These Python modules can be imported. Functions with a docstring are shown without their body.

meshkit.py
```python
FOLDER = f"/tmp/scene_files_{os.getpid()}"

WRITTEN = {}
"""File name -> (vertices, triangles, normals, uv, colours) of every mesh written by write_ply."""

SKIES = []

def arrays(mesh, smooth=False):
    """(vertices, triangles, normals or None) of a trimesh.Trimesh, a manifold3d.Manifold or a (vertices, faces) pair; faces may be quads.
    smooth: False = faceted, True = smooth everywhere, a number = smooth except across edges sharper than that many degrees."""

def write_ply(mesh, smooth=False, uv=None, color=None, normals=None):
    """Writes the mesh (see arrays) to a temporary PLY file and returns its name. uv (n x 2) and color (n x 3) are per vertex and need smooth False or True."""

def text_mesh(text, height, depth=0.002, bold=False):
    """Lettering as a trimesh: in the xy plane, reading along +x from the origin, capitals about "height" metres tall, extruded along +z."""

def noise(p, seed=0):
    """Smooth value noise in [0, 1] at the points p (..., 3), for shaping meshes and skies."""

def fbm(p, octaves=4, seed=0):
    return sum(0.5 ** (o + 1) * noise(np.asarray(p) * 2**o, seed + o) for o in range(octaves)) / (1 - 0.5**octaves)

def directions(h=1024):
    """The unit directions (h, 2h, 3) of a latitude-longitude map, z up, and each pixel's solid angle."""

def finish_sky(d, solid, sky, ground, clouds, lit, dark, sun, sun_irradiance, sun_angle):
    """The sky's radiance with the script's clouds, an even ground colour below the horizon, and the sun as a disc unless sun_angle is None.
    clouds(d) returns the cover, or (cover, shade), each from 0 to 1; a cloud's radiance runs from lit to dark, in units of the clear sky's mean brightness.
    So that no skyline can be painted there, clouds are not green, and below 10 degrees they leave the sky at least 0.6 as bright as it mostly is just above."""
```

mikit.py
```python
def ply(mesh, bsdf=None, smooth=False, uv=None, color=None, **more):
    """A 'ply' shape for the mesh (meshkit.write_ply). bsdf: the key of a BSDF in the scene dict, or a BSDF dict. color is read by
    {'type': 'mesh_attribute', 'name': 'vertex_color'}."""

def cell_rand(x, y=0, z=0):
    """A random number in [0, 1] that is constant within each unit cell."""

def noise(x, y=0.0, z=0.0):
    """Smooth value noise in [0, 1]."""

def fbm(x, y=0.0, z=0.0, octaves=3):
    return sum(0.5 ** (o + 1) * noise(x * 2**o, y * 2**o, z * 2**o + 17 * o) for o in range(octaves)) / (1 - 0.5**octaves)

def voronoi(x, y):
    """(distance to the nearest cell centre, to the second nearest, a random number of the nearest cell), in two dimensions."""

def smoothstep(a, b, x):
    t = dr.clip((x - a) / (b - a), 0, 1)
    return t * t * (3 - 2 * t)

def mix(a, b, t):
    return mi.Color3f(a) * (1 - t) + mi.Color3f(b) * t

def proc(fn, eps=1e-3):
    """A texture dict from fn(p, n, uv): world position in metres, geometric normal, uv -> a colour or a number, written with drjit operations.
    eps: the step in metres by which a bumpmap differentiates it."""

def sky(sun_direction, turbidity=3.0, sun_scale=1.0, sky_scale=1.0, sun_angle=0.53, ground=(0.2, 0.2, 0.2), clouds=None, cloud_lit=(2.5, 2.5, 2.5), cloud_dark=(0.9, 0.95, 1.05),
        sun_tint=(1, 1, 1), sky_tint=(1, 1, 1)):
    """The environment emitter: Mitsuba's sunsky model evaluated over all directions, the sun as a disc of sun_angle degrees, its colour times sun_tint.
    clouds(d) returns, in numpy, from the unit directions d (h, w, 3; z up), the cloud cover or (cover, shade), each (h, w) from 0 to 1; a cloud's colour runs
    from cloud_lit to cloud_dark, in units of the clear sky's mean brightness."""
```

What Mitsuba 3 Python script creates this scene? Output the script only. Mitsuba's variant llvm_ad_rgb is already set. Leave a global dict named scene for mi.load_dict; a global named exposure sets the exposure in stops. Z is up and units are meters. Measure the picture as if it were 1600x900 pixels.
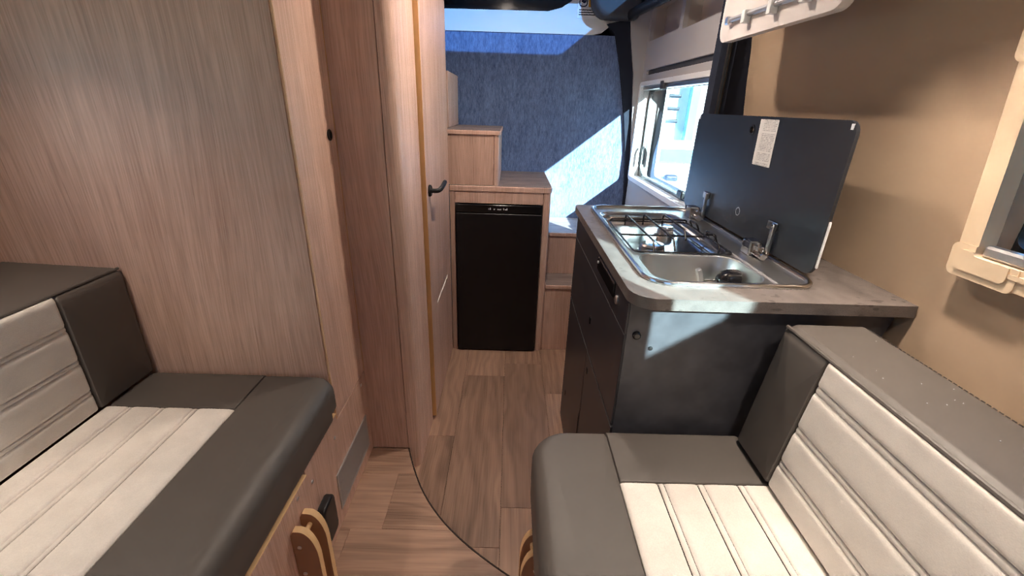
import math, numpy as np, trimesh, shapely, drjit as dr, mitsuba as mi, mikit
from mikit import proc, noise, fbm, smoothstep, mix, cell_rand, voronoi
from shapely.geometry import Polygon, LineString, box as sbox
from shapely import affinity
T = mi.ScalarTransform4f
scene, labels = {}, {}

# ------------------------------------------------------------------ camera, sky, sun, lamps, exposure
scene['camera'] = {'type': 'perspective', 'fov': 2 * math.degrees(math.atan(800 / 677.)), 'fov_axis': 'x', 'near_clip': 0.02, 'far_clip': 400.0,
                   'to_world': T().look_at(origin=[0, 0, 1.30], target=[0.01151288, 0.92132105, 1.30 - 0.38863218], up=[-0.02852152, 0.38880237, 0.9208796])}
SUN = (1.0, -1.4, 0.8)
scene['sky'] = mikit.sky(SUN, turbidity=3.0, sun_scale=8.0, sky_scale=1.9, ground=(0.30, 0.29, 0.27), sun_angle=0.6, sun_tint=(0.62, 0.98, 1.55), sky_tint=(0.82, 1.0, 1.28))
LAMP = 2.3            # strength of the warm ceiling spots
exposure = 2.25

# ------------------------------------------------------------------ helpers
def lin(r, g, b):
    return [((c / 255) / 12.92 if c <= 10 else ((c / 255 + 0.055) / 1.055) ** 2.4) for c in (r, g, b)]

def cat(*ms):
    ms = [m for x in ms for m in (x if isinstance(x, (list, tuple)) else [x])]
    return trimesh.util.concatenate(ms)

def add(key, mesh, mat, smooth=30, uv=None, **more):
    if uv is not None:
        smooth = False
        mesh = trimesh.Trimesh(mesh.triangles.reshape(-1, 3), np.arange(3 * len(mesh.faces)).reshape(-1, 3), process=False)
        uv = np.tile(np.asarray(uv, float), (len(mesh.vertices), 1))
    scene[key] = mikit.ply(mesh, mat, smooth=smooth, uv=uv, **more)

def lab(key, label=None, category=None, group=None, kind=None):
    labels[key] = {k: v for k, v in dict(label=label, category=category, group=group, kind=kind).items() if v}

def struct(key, mesh=None, mat=None, label=None, category=None, smooth=30, uv=None):
    if mesh is not None:
        add(key, mesh, mat, smooth, uv)
    lab(key, label, category, None, 'structure')

count = {}
def num(key):
    count[key] = count.get(key, -1) + 1
    return key if count[key] == 0 else '%s_%03d' % (key, count[key])

def box(x0, x1, y0, y1, z0, z1, c=0.0012):
    c = min(c, (x1 - x0) / 3, (y1 - y0) / 3, (z1 - z0) / 3)
    p = []
    for x, sx in ((x0, 1), (x1, -1)):
        for y, sy in ((y0, 1), (y1, -1)):
            for z, sz in ((z0, 1), (z1, -1)):
                p += [(x, y + sy * c, z + sz * c), (x + sx * c, y, z + sz * c), (x + sx * c, y + sy * c, z)]
    return trimesh.convex.convex_hull(np.array(p))

def prism(poly, axis, a0, a1, c=0.0):
    """Extrudes a shapely polygon. axis x: the polygon holds (y, z); axis y: (x, z); axis z: (x, y)."""
    def ex(pl, h0, h1):
        m = trimesh.creation.extrude_polygon(pl, h1 - h0, engine='earcut')
        m.apply_translation([0, 0, h0])
        return m
    m = ex(poly, a0, a1)
    v = m.vertices.copy()
    if axis == 'x':
        m.vertices = v[:, [2, 0, 1]]
    elif axis == 'y':
        m.vertices = v[:, [0, 2, 1]]; m.invert()
    return m

def rrect(x0, x1, y0, y1, r, n=8):
    return sbox(x0 + r, y0 + r, x1 - r, y1 - r).buffer(r, quad_segs=n)

def rpoly(pts, r, n=6):
    return Polygon(pts).buffer(-r, quad_segs=n).buffer(r, quad_segs=n)

def ring(outer, inner):
    return outer.difference(inner)

def loft(layers, cap=True):
    """Closed body from loops of equal length, bottom first; each loop counter-clockwise seen from above."""
    n = len(layers[0]); v = np.vstack(layers); f = []
    for k in range(len(layers) - 1):
        for i in range(n):
            a, b = k * n + i, k * n + (i + 1) % n
            f += [(a, b, b + n), (a, b + n, a + n)]
    if cap:
        v = np.vstack([v, np.mean(layers[0], 0), np.mean(layers[-1], 0)])
        c0, c1 = len(v) - 2, len(v) - 1
        for i in range(n):
            f += [(c0, (i + 1) % n, i), (c1, (len(layers) - 1) * n + i, (len(layers) - 1) * n + (i + 1) % n)]
    return trimesh.Trimesh(v, f, process=False)

def slab(x0, x1, y0, y1, z0, z1, rz=0.02, r=(0.02,) * 4, c=(0.01,) * 4, n=6, k=5, crown=0.0):
    """A cushion-like body: rounded corners c (x0y0, x1y0, x1y1, x0y1), top edge rounded by r (x0, x1, y0, y1) across and rz down, the top domed by crown."""
    def loop(d, z):
        a0, a1, b0, b1 = x0 + d[0], x1 - d[1], y0 + d[2], y1 - d[3]
        out = []
        for i, (cx, cy, sx, sy, t0) in enumerate(((a0, b0, 1, 1, 180), (a1, b0, -1, 1, 270), (a1, b1, -1, -1, 0), (a0, b1, 1, -1, 90))):
            rr = max(c[i] - max(d) * 0.6, 0.0008)
            for t in np.linspace(t0, t0 + 90, k + 1):
                out.append((cx + sx * rr + rr * math.cos(math.radians(t)), cy + sy * rr + rr * math.sin(math.radians(t)), z))
        return np.array(out)
    zero = (0, 0, 0, 0)
    L = [loop(zero, z0), loop(zero, z1 - rz)]
    for t in np.linspace(0, 90, n + 1)[1:]:
        s, co = math.sin(math.radians(t)), 1 - math.cos(math.radians(t))
        L.append(loop([q * co for q in r], z1 - rz * (1 - s)))
    if crown:
        mx, my = (x1 - x0) / 2, (y1 - y0) / 2
        for t in (0.15, 0.35, 0.6, 0.85):
            L.append(loop([r[0] + (mx - r[0]) * t, r[1] + (mx - r[1]) * t, r[2] + (my - r[2]) * t, r[3] + (my - r[3]) * t], z1 + crown * (1 - (1 - t) ** 2.5)))
    return loft(L)

def tube(pts, r, sides=8, closed=False):
    p = np.asarray(pts, float); n = len(p)
    t = np.roll(p, -1, 0) - np.roll(p, 1, 0) if closed else np.gradient(p, axis=0)
    t /= np.linalg.norm(t, axis=1, keepdims=True) + 1e-12
    a = np.cross(t[0], [0, 0, 1.0] if abs(t[0][2]) < 0.9 else [1.0, 0, 0]); A = []
    for i in range(n):
        a = a - t[i] * (a @ t[i]); a /= np.linalg.norm(a) + 1e-12; A.append(a.copy())
    A = np.array(A); B = np.cross(t, A); ang = np.arange(sides) * 2 * math.pi / sides
    R = np.broadcast_to(r, (n,))
    v = (p[:, None] + R[:, None, None] * (np.cos(ang)[None, :, None] * A[:, None] + np.sin(ang)[None, :, None] * B[:, None])).reshape(-1, 3)
    f = []
    for i in range(n if closed else n - 1):
        for j in range(sides):
            q = [i * sides + j, i * sides + (j + 1) % sides, ((i + 1) % n) * sides + (j + 1) % sides, ((i + 1) % n) * sides + j]
            f += [(q[0], q[1], q[2]), (q[0], q[2], q[3])]
    if not closed:
        v = np.vstack([v, p[0], p[-1]]); c0, c1 = len(v) - 2, len(v) - 1
        for j in range(sides):
            f += [(c0, (j + 1) % sides, j), (c1, (n - 1) * sides + j, (n - 1) * sides + (j + 1) % sides)]
    return trimesh.Trimesh(v, f, process=False)

def bend(pts, r, n=5):
    """The polyline with its corners rounded."""
    p = [np.array(q, float) for q in pts]; out = [p[0]]
    for i in range(1, len(p) - 1):
        u, w = p[i - 1] - p[i], p[i + 1] - p[i]; lu, lw = np.linalg.norm(u), np.linalg.norm(w); d = min(r, lu / 2.1, lw / 2.1)
        a, b = p[i] + u / lu * d, p[i] + w / lw * d
        for s in np.linspace(0, 1, n + 1):
            out.append((1 - s) ** 2 * a + 2 * s * (1 - s) * p[i] + s ** 2 * b)
    return np.array(out + [p[-1]])

def lathe(profile, at, axis='z', n=28):
    m = trimesh.creation.revolve(np.array(profile, float), sections=n)
    if axis == 'x': m.apply_transform(trimesh.transformations.rotation_matrix(math.pi / 2, [0, 1, 0]))
    if axis == '-x': m.apply_transform(trimesh.transformations.rotation_matrix(-math.pi / 2, [0, 1, 0]))
    if axis == '-y': m.apply_transform(trimesh.transformations.rotation_matrix(math.pi / 2, [1, 0, 0]))
    if axis == '-z': m.apply_transform(trimesh.transformations.rotation_matrix(math.pi, [1, 0, 0]))
    m.apply_translation(at)
    return m

def frame(o, u, v, w):
    """Places a mesh built in local (u, v, w) coordinates."""
    M = np.eye(4); M[:3, 0], M[:3, 1], M[:3, 2], M[:3, 3] = u, v, w, o
    return M

def put(mesh, M):
    mesh = mesh.copy(); mesh.apply_transform(M)
    return mesh

def channels(u0, u1, v0, v1, lines, pad=0.008, base=0.004, deep=0.0035, along=40, edge=0.01, r_ends=(0.01, 0.01)):
    """A quilted panel, w up: long pads along v between stitch lines at the given u's (each seam is two lines)."""
    us = sorted(set([u0, u1] + list(lines)))
    U, H = [], []
    for a, b in zip(us[:-1], us[1:]):
        k = 25 if b - a > 0.03 else 7
        for i, t in enumerate(0.5 - 0.5 * np.cos(np.pi * np.linspace(0, 1, k))):
            if i == 0 and U: continue
            h = 1 - abs(2 * t - 1) ** 10
            U.append(a + (b - a) * t); H.append(base + (pad if b - a > 0.03 else deep * 1.2) * h)
    U, H = np.array(U), np.array(H)
    V = np.concatenate([np.linspace(0, 1, 7) * r_ends[0] + v0, np.linspace(v0 + r_ends[0], v1 - r_ends[1], along)[1:-1], v1 - r_ends[1] + np.linspace(0, 1, 7) * r_ends[1]])
    def e(v):
        s = np.minimum((v - v0) / r_ends[0], (v1 - v) / r_ends[1]); s = np.clip(s, 0, 1)
        return np.sqrt(np.clip(1 - (1 - s) ** 2, 0, 1))
    G = np.array([[(u, v, h * (0.15 + 0.85 * ev)) for u, h in zip(U, H)] for v, ev in zip(V, e(V))])
    ny, nx = len(V), len(U); v = G.reshape(-1, 3); f = []
    for j in range(ny - 1):
        for i in range(nx - 1):
            a = j * nx + i
            f += [(a, a + 1, a + nx + 1), (a, a + nx + 1, a + nx)]
    loop = [i for i in range(nx)] + [j * nx + nx - 1 for j in range(1, ny)] + [(ny - 1) * nx + i for i in range(nx - 2, -1, -1)] + [j * nx for j in range(ny - 2, 0, -1)]
    low = v[loop].copy(); low[:, 2] = -0.004; o = len(v); v = np.vstack([v, low, [low.mean(0)]]); c = len(v) - 1; n = len(loop)
    for i in range(n):
        j = (i + 1) % n
        f += [(loop[j], loop[i], o + i), (loop[j], o + i, o + j), (c, o + j, o + i)]
    return trimesh.Trimesh(v, f, process=False)

# ------------------------------------------------------------------ materials
def pr(color, rough, **k):
    c = {'type': 'rgb', 'value': color} if not isinstance(color, dict) else color
    return {'type': 'principled', 'base_color': c, 'roughness': rough, **k}
def two(b): return {'type': 'twosided', 'bsdf': b}
def bump(b, fn, scale=1.0, eps=5e-4): return {'type': 'bumpmap', 'arbitrary': proc(fn, eps), 'scale': scale, 'bsdf': b}
def M(name, b): scene['m_' + name] = two(b); return 'm_' + name

def wood_fn(p, n, uv):
    u = p.x * 1.0 + p.y * 1.03
    warp = fbm(u * 3.0, p.z * 0.7, 3.0) * 0.10
    w = u + warp
    broad = fbm(w * 9.0, p.z * 0.5, 7.0)
    mid = fbm(w * 60.0, p.z * 1.6, 1.0)
    fine = noise(w * 420.0, p.z * 14.0, 2.0)
    pore = smoothstep(0.72, 0.95, noise(w * 520.0, p.z * 22.0, 9.0))
    t = dr.clip(0.55 + (broad - 0.5) * 0.7 + (mid - 0.5) * 0.4 + (fine - 0.5) * 0.55, 0, 1)
    c = mix(lin(170, 134, 117), lin(208, 175, 158), t)
    return c * (1 - 0.10 * pore)
WOOD = M('wood', pr(proc(wood_fn), 0.42, specular=0.5))
WOOD_PALE = M('pale_wood', pr(proc(lambda p, n, uv: mi.Color3f(wood_fn(p, n, uv)) * mi.Color3f(1.12, 1.13, 1.14)), 0.42, specular=0.5))
EDGE_PALE = M('pale_edging', pr(lin(228, 192, 154), 0.4))
EDGE = M('edging', pr(lin(206, 160, 106), 0.4))
def grey_wood_fn(p, n, uv):
    t = fbm(p.x * 9 + fbm(p.x * 2, p.y * 2) * 1.5, p.y * 60, p.z * 40); f = noise(p.x * 30, p.y * 420, p.z * 200)
    return mix(lin(96, 84, 80), lin(150, 134, 126), dr.clip(t * 0.8 + f * 0.3, 0, 1))
TREAD = M('tread', pr(proc(grey_wood_fn), 0.45))

def plank_fn(along, across):
    def fn(p, n, uv):
        a, c = (p.y, p.x) if along == 'y' else (p.x, p.y)
        seed = uv.y * 37.0
        w = c + fbm(a * 2.4 + seed, c * 5.0, seed) * 0.15
        rings = fbm(w * 20.0, a * 2.4 + seed, seed)
        cath = 0.5 + 0.5 * dr.sin((w * 150.0 + fbm(a * 1.3, w * 9, seed) * 16.0))
        fine = noise(c * 360.0, a * 11.0, seed); speck = smoothstep(0.70, 0.95, noise(c * 240.0, a * 8.0, seed + 4))
        knot = smoothstep(0.66, 0.86, fbm(a * 4.5 + seed, c * 10.0, seed + 2.0))
        t = dr.clip(0.12 + rings * 0.55 + cath * 0.13 + fine * 0.24, 0, 1)
        col = mix(lin(86, 62, 50), lin(184, 149, 127), t) * (1 - 0.32 * knot) * (1 - 0.22 * speck)
        return col * (0.74 + 0.52 * uv.x)
    return fn
PLANK_LONG = M('plank_long', pr(proc(plank_fn('y', 'x')), 0.45, specular=0.45))
PLANK_CROSS = M('plank_cross', pr(proc(plank_fn('x', 'y')), 0.45, specular=0.45))

leather_bump = lambda p, n, uv: (fbm(p.x * 900, p.y * 900, p.z * 900, octaves=2)) * 0.00025
LEATHER = M('leather', bump(pr(lin(80, 75, 71), 0.46, specular=0.45), leather_bump))
def suede_fn(p, n, uv):
    t = fbm(p.x * 30, p.y * 30, p.z * 30) * 0.6 + noise(p.x * 700, p.y * 700, p.z * 700) * 0.4
    return mix(lin(196, 190, 183), lin(222, 216, 208), t)
SUEDE = M('suede', pr(proc(suede_fn), 0.75, sheen=0.4, specular=0.25))
THREAD = M('thread', pr(lin(52, 47, 44), 0.8))
THREAD_GREY = M('grey_thread', pr(lin(128, 120, 113), 0.8))
THREAD_PALE = M('pale_thread', pr(lin(190, 182, 172), 0.8))
def felt_fn(p, n, uv):
    a = noise(p.x * 260, p.z * 70, p.y * 200); b = noise(p.x * 620, p.z * 150, 3.0); c = fbm(p.x * 22, p.z * 8, 1.0); d = noise(p.x * 120, p.z * 34, 5.0)
    t = dr.clip((a - 0.5) * 0.45 + (b - 0.5) * 0.4 + (d - 0.5) * 0.35 + (c - 0.5) * 0.4 + 0.5, 0, 1)
    return mix(lin(74, 90, 128), lin(126, 146, 184), t)
FELT = M('felt', pr(proc(felt_fn), 0.95, specular=0.1))
DARK_FELT = M('dark_felt', pr(lin(38, 42, 54), 0.9, specular=0.2))
WHITE = M('white_plastic', pr(lin(226, 226, 226), 0.4))
LINER = M('liner', pr(lin(176, 173, 173), 0.55))
POCKET = M('pocket', pr(lin(176, 166, 160), 0.7))
GREYTRIM = M('grey_trim', pr(lin(66, 66, 69), 0.6))
tan_bump = lambda p, n, uv: fbm(p.x * 700, p.y * 700, p.z * 700, octaves=2) * 0.00022
TAN = M('tan_wall', bump(pr(lin(170, 147, 124), 0.55, specular=0.4), tan_bump))
BOARDW = M('board_white', pr(lin(212, 204, 200), 0.45))
CREAM = M('cream_plastic', pr(lin(216, 193, 164), 0.42))
BLACK = M('black_plastic', pr(lin(20, 20, 22), 0.42))
GLOSSBLACK = M('gloss_black', pr(lin(14, 14, 17), 0.16))
FRIDGE = M('fridge_black', pr(lin(13, 13, 17), 0.30, specular=0.4))
ANTHRACITE = M('anthracite', pr(lin(46, 46, 51), 0.36, specular=0.35))
def end_fn(p, n, uv):
    return mix(lin(52, 52, 57), lin(78, 78, 83), fbm(p.x * 26, p.z * 26, 4.0, octaves=4))
ENDPANEL = M('end_panel', pr(proc(end_fn), 0.40, specular=0.5))
LIDMAT = M('lid', pr(lin(32, 36, 42), 0.28, specular=0.5))
def stone_fn(p, n, uv):
    q = p.x * 0.2 + p.y
    t = fbm(p.x * 26, p.y * 15, p.z * 26); f = noise(p.x * 500, p.y * 500, p.z * 500); s = smoothstep(0.70, 0.80, noise(p.x * 70, p.y * 130, p.z * 130)) * smoothstep(0.5, 0.65, fbm(p.x * 18, p.y * 18, p.z * 18))
    return mix(lin(74, 69, 67), lin(112, 104, 100), dr.clip(t * 0.85 + f * 0.2, 0, 1)) * (1 - 0.32 * s)
STONE = M('stone', pr(proc(stone_fn), 0.40, specular=0.45))
def brush(p, n, uv): return 0.20 + 0.08 * noise(p.x * 60, p.y * 900, p.z * 900)
STEEL = M('steel', {'type': 'principled', 'base_color': {'type': 'rgb', 'value': [0.66, 0.65, 0.63]}, 'metallic': 1.0, 'roughness': 0.34})
STEEL_BRIGHT = M('bright_steel', {'type': 'principled', 'base_color': {'type': 'rgb', 'value': [0.74, 0.74, 0.74]}, 'metallic': 1.0, 'roughness': 0.13})
CHROME = M('chrome', {'type': 'principled', 'base_color': {'type': 'rgb', 'value': [0.80, 0.80, 0.80]}, 'metallic': 1.0, 'roughness': 0.07})
ALU = M('aluminium', {'type': 'principled', 'base_color': {'type': 'rgb', 'value': [0.72, 0.72, 0.73]}, 'metallic': 1.0, 'roughness': 0.32})
GRILLE = M('grille', {'type': 'principled', 'base_color': {'type': 'rgb', 'value': [0.55, 0.55, 0.56]}, 'metallic': 0.8, 'roughness': 0.45})
WIRE = M('wire', pr(lin(22, 22, 25), 0.35))
PLY_EDGE = M('plywood_edge', pr(lin(222, 184, 136), 0.6))
PLY_FACE = M('plywood_face', pr(lin(152, 114, 88), 0.55))
def print_fn(p, n, uv):
    row = dr.floor((p.z - 1.168) / 0.0042); fr = (p.z - 1.168) / 0.0042 - row
    blk = cell_rand(dr.floor(row / 5.0), 3.0); word = noise(p.y * 900, row * 7.0, 1.0)
    on = dr.select((fr > 0.25) & (fr < 0.75) & (word > 0.42) & (cell_rand(row, 5.0) > 0.12) & (p.y > 1.190) & (p.y < 1.254), 1.0, 0.0)
    return mix(lin(214, 213, 210), lin(120, 120, 122), on * 0.8)
PAPER = M('paper', pr(proc(print_fn), 0.7))
GLYPH = M('glyph', pr(lin(190, 195, 200), 0.5))
STICKER = M('sticker', pr(lin(238, 238, 240), 0.5))
YELLOW = M('sign_yellow', pr(lin(222, 160, 40), 0.5))
NAVY = M('sign_navy', pr(lin(34, 34, 60), 0.5))
REDBROWN = M('dark_joint', pr(lin(48, 34, 28), 0.7))
GROUND = M('ground', pr(proc(lambda p, n, uv: mix(lin(150, 148, 142), lin(190, 188, 182), fbm(p.x * 2, p.y * 2, 0.0))), 0.9))
VAN_WHITE = M('van_white', pr(lin(226, 232, 236), 0.3))
VAN_GLASS = M('van_glass', pr(lin(40, 60, 74), 0.1))
CAR_BLACK = M('car_black', pr(lin(16, 17, 20), 0.2))
PALEBLUE = M('pale_blue', pr(lin(90, 146, 172), 0.5))
BLUEGREY = M('blue_grey', pr(lin(26, 40, 52), 0.5))
scene['m_pane'] = {'type': 'thindielectric', 'specular_transmittance': {'type': 'rgb', 'value': [0.80, 0.93, 0.96]}}
scene['m_smoked'] = {'type': 'thindielectric', 'specular_transmittance': {'type': 'rgb', 'value': [0.036, 0.080, 0.17]}}
scene['m_clear'] = {'type': 'thindielectric'}

def pane(key, mesh, mat):
    scene[key] = mikit.ply(mesh, mat)
def quad(a, b, c, d):
    return trimesh.Trimesh(np.array([a, b, c, d], float), [(0, 1, 2), (0, 2, 3)], process=False)

# ------------------------------------------------------------------ the shell
rng = np.random.default_rng(4)
YF, YR, XL, ZC = -1.60, 2.735, -1.27, 1.93          # front, rear, left, ceiling
struct('floor', box(XL, 0.90, YF, 2.95, -0.05, -0.004), REDBROWN, 'plank floor of the aisle between the bathroom door and the kitchen')
edges = [-0.60, -0.40, -0.205, 0.0, 0.20, 0.40, 0.60, 0.80]
joints = {2: [1.90, 0.95], 3: [2.02, 1.10], 4: [1.76, 2.55], 1: [1.45, 2.4], 0: [2.0], 5: [1.5, 2.3], 6: [2.1]}
for i in range(len(edges) - 1):
    ys = sorted([0.55, 2.72] + joints.get(i, []))
    for a, b in zip(ys[:-1], ys[1:]):
        add(num('floor__plank'), box(edges[i] + 0.0004, edges[i + 1] - 0.0004, a + 0.0004, b - 0.0004, -0.005, 0.0, 0.0008), PLANK_LONG, uv=(rng.uniform(0.1, 0.95), rng.uniform(0, 1)))
curve = [(-0.353, 1.268), (-0.334, 1.225), (-0.311, 1.172), (-0.262, 1.071), (-0.206, 0.991), (-0.156, 0.940), (-0.112, 0.898), (-0.046, 0.846), (0.022, 0.798), (0.10, 0.750)]
from scipy.interpolate import splprep, splev
tck, _ = splprep(np.array(curve).T, s=1e-5)
cv = np.array(splev(np.linspace(0, 1, 60), tck)).T
plat = Polygon([(XL, YF), (0.90, YF), (0.90, 0.790), (0.12, 0.790), (0.11, 0.745)] + [tuple(q) for q in cv[::-1]] + [(-0.49, 1.268), (-0.49, 1.02), (XL, 1.02)])
struct('floor_platform', prism(plat, 'z', -0.004, 0.0955), PLY_FACE, 'raised floor of the seating area with a curved rear edge')
rows = [(0.93, 1.27), (0.72, 0.93), (0.51, 0.72), (0.30, 0.51), (0.09, 0.30), (-0.12, 0.09)]
rows = [(1.145, 1.27)] + [(0.93, 1.145)] + rows[1:]
cuts = [[-0.30], [-0.36], [-0.455, 0.3], [-0.2], [-0.40, 0.2], [0.0], [-0.3]]
inner = plat.buffer(-0.003)
for (a, b), cu in zip(rows, cuts):
    xs = sorted([-0.50, 0.20] + [c for c in cu if -0.5 < c < 0.2])
    for c, d in zip(xs[:-1], xs[1:]):
        g = inner.intersection(sbox(c + 0.0004, a + 0.0004, d - 0.0004, b - 0.0004))
        for q in getattr(g, 'geoms', [g]):
            if q.area > 1e-4:
                add(num('floor_platform__plank'), prism(q, 'z', 0.095, 0.1), PLANK_CROSS, uv=(rng.uniform(0.35, 0.95), rng.uniform(0, 1)))
trim_line = LineString([tuple(q) for q in cv])
struct('trim_1', prism(trim_line.buffer(0.0018, cap_style='flat'), 'z', 0.02, 0.1008), REDBROWN, 'thin dark edging along the curved edge of the raised floor')

# ceiling with the smoked roof hatch at the rear
HX0, HX1, HY0, HY1 = -0.40, 0.765, 2.03, 2.52
struct('ceiling', prism(sbox(XL, YF, 0.95, 2.98).difference(rrect(HX0, HX1, HY0, HY1, 0.03)), 'z', ZC, ZC + 0.04), LINER, 'pale van ceiling')
struct('window_3', None, None, 'smoked roof hatch over the rear of the van')
pane('window_3__pane', quad((HX0 - .02, HY0 - .02, ZC + 0.045), (HX1 + .02, HY0 - .02, ZC + 0.045), (HX1 + .02, HY1 + .02, ZC + 0.045), (HX0 - .02, HY1 + .02, ZC + 0.045)), 'm_smoked')
# front and left
struct('wall_left', prism(sbox(YF, -0.05, 2.98, ZC + 0.04).difference(rrect(-0.02, 0.74, 1.08, 1.46, 0.03)), 'x', XL - 0.05, XL), TAN, 'left side wall of the van')
struct('window_5', prism(rrect(-0.07, 0.79, 1.03, 1.51, 0.03).difference(rrect(-0.02, 0.74, 1.08, 1.46, 0.02)), 'x', XL - 0.002, XL + 0.02), CREAM, 'side window above the left bench')
pane('window_5__pane', quad((XL - 0.04, -0.06, 1.05), (XL - 0.04, 0.78, 1.05), (XL - 0.04, 0.78, 1.49), (XL - 0.04, -0.06, 1.49)), 'm_pane')
wf = sbox(XL, -0.05, 0.95, ZC + 0.04).difference(rrect(-0.85, 0.45, 1.42, 1.74, 0.06))
struct('wall_front', prism(wf, 'y', YF - 0.05, YF), TAN, 'front of the cab around the windscreen')
struct('window_4', None, None, 'windscreen of the cab')
pane('window_4__pane', quad((-1.0, YF - 0.03, 1.0), (0.8, YF - 0.03, 1.0), (0.8, YF - 0.03, 1.8), (-1.0, YF - 0.03, 1.8)), 'm_clear')
# right wall, curved, with window_2
ZX = [(-0.05, 0.800), (0.30, 0.815), (0.70, 0.832), (0.945, 0.846), (1.033, 0.841), (1.093, 0.835), (1.25, 0.818), (1.395, 0.800), (1.50, 0.790), (1.64, 0.768), (1.80, 0.738), (1.97, 0.700)]
def xw(z): return float(np.interp(z, [a for a, _ in ZX], [b for _, b in ZX]))
def wallpart(y0, y1, z0, z1, t=0.05, n=1):
    zs = sorted({z0, z1} | {z for z, _ in ZX if z0 < z < z1} | set(np.linspace(z0, z1, 9)))
    pts = [(xw(z), z) for z in zs] + [(xw(z) + t, z) for z in reversed(zs)]
    return prism(Polygon(pts), 'y', y0, y1)
W2 = (0.022, 0.724, 1.076, 1.455)                # opening of window_2: y0, y1, z0, z1
struct('wall_right', None, None, 'beige curved side wall behind the kitchen worktop')
add('wall_right__panel', cat(wallpart(YF, W2[0], -0.05, 1.97), wallpart(W2[1], 1.64, -0.05, 1.97), wallpart(W2[0], W2[1], -0.05, W2[2]), wallpart(W2[0], W2[1], W2[3], 1.97)), TAN, smooth=25)

def wp(y, z, off):                               # a point that stands off the right wall towards the room
    return (xw(z) - off, y, z)
def wallplate(poly, o0, o1):
    """A plate that follows the right wall: polygon in (y, z), from off o0 to off o1."""
    m = trimesh.creation.extrude_polygon(poly.segmentize(0.04), o1 - o0, engine='earcut')
    m = trimesh.Trimesh(*trimesh.remesh.subdivide_to_size(m.vertices, m.faces, 0.06))
    v = m.vertices
    m.vertices = np.array([wp(a, b, o0 + c) for a, b, c in v])
    m.fix_normals()
    return m
struct('window_2', None, None, 'cream framed side window on the beige wall above the right bench')
fo, fi = rrect(-0.10, 0.748, 1.046, 1.485, 0.022), rrect(-0.010, 0.714, 1.083, 1.445, 0.008)
add('window_2__frame', wallplate(fo.difference(fi), -0.004, 0.026), CREAM, smooth=25)
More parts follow.
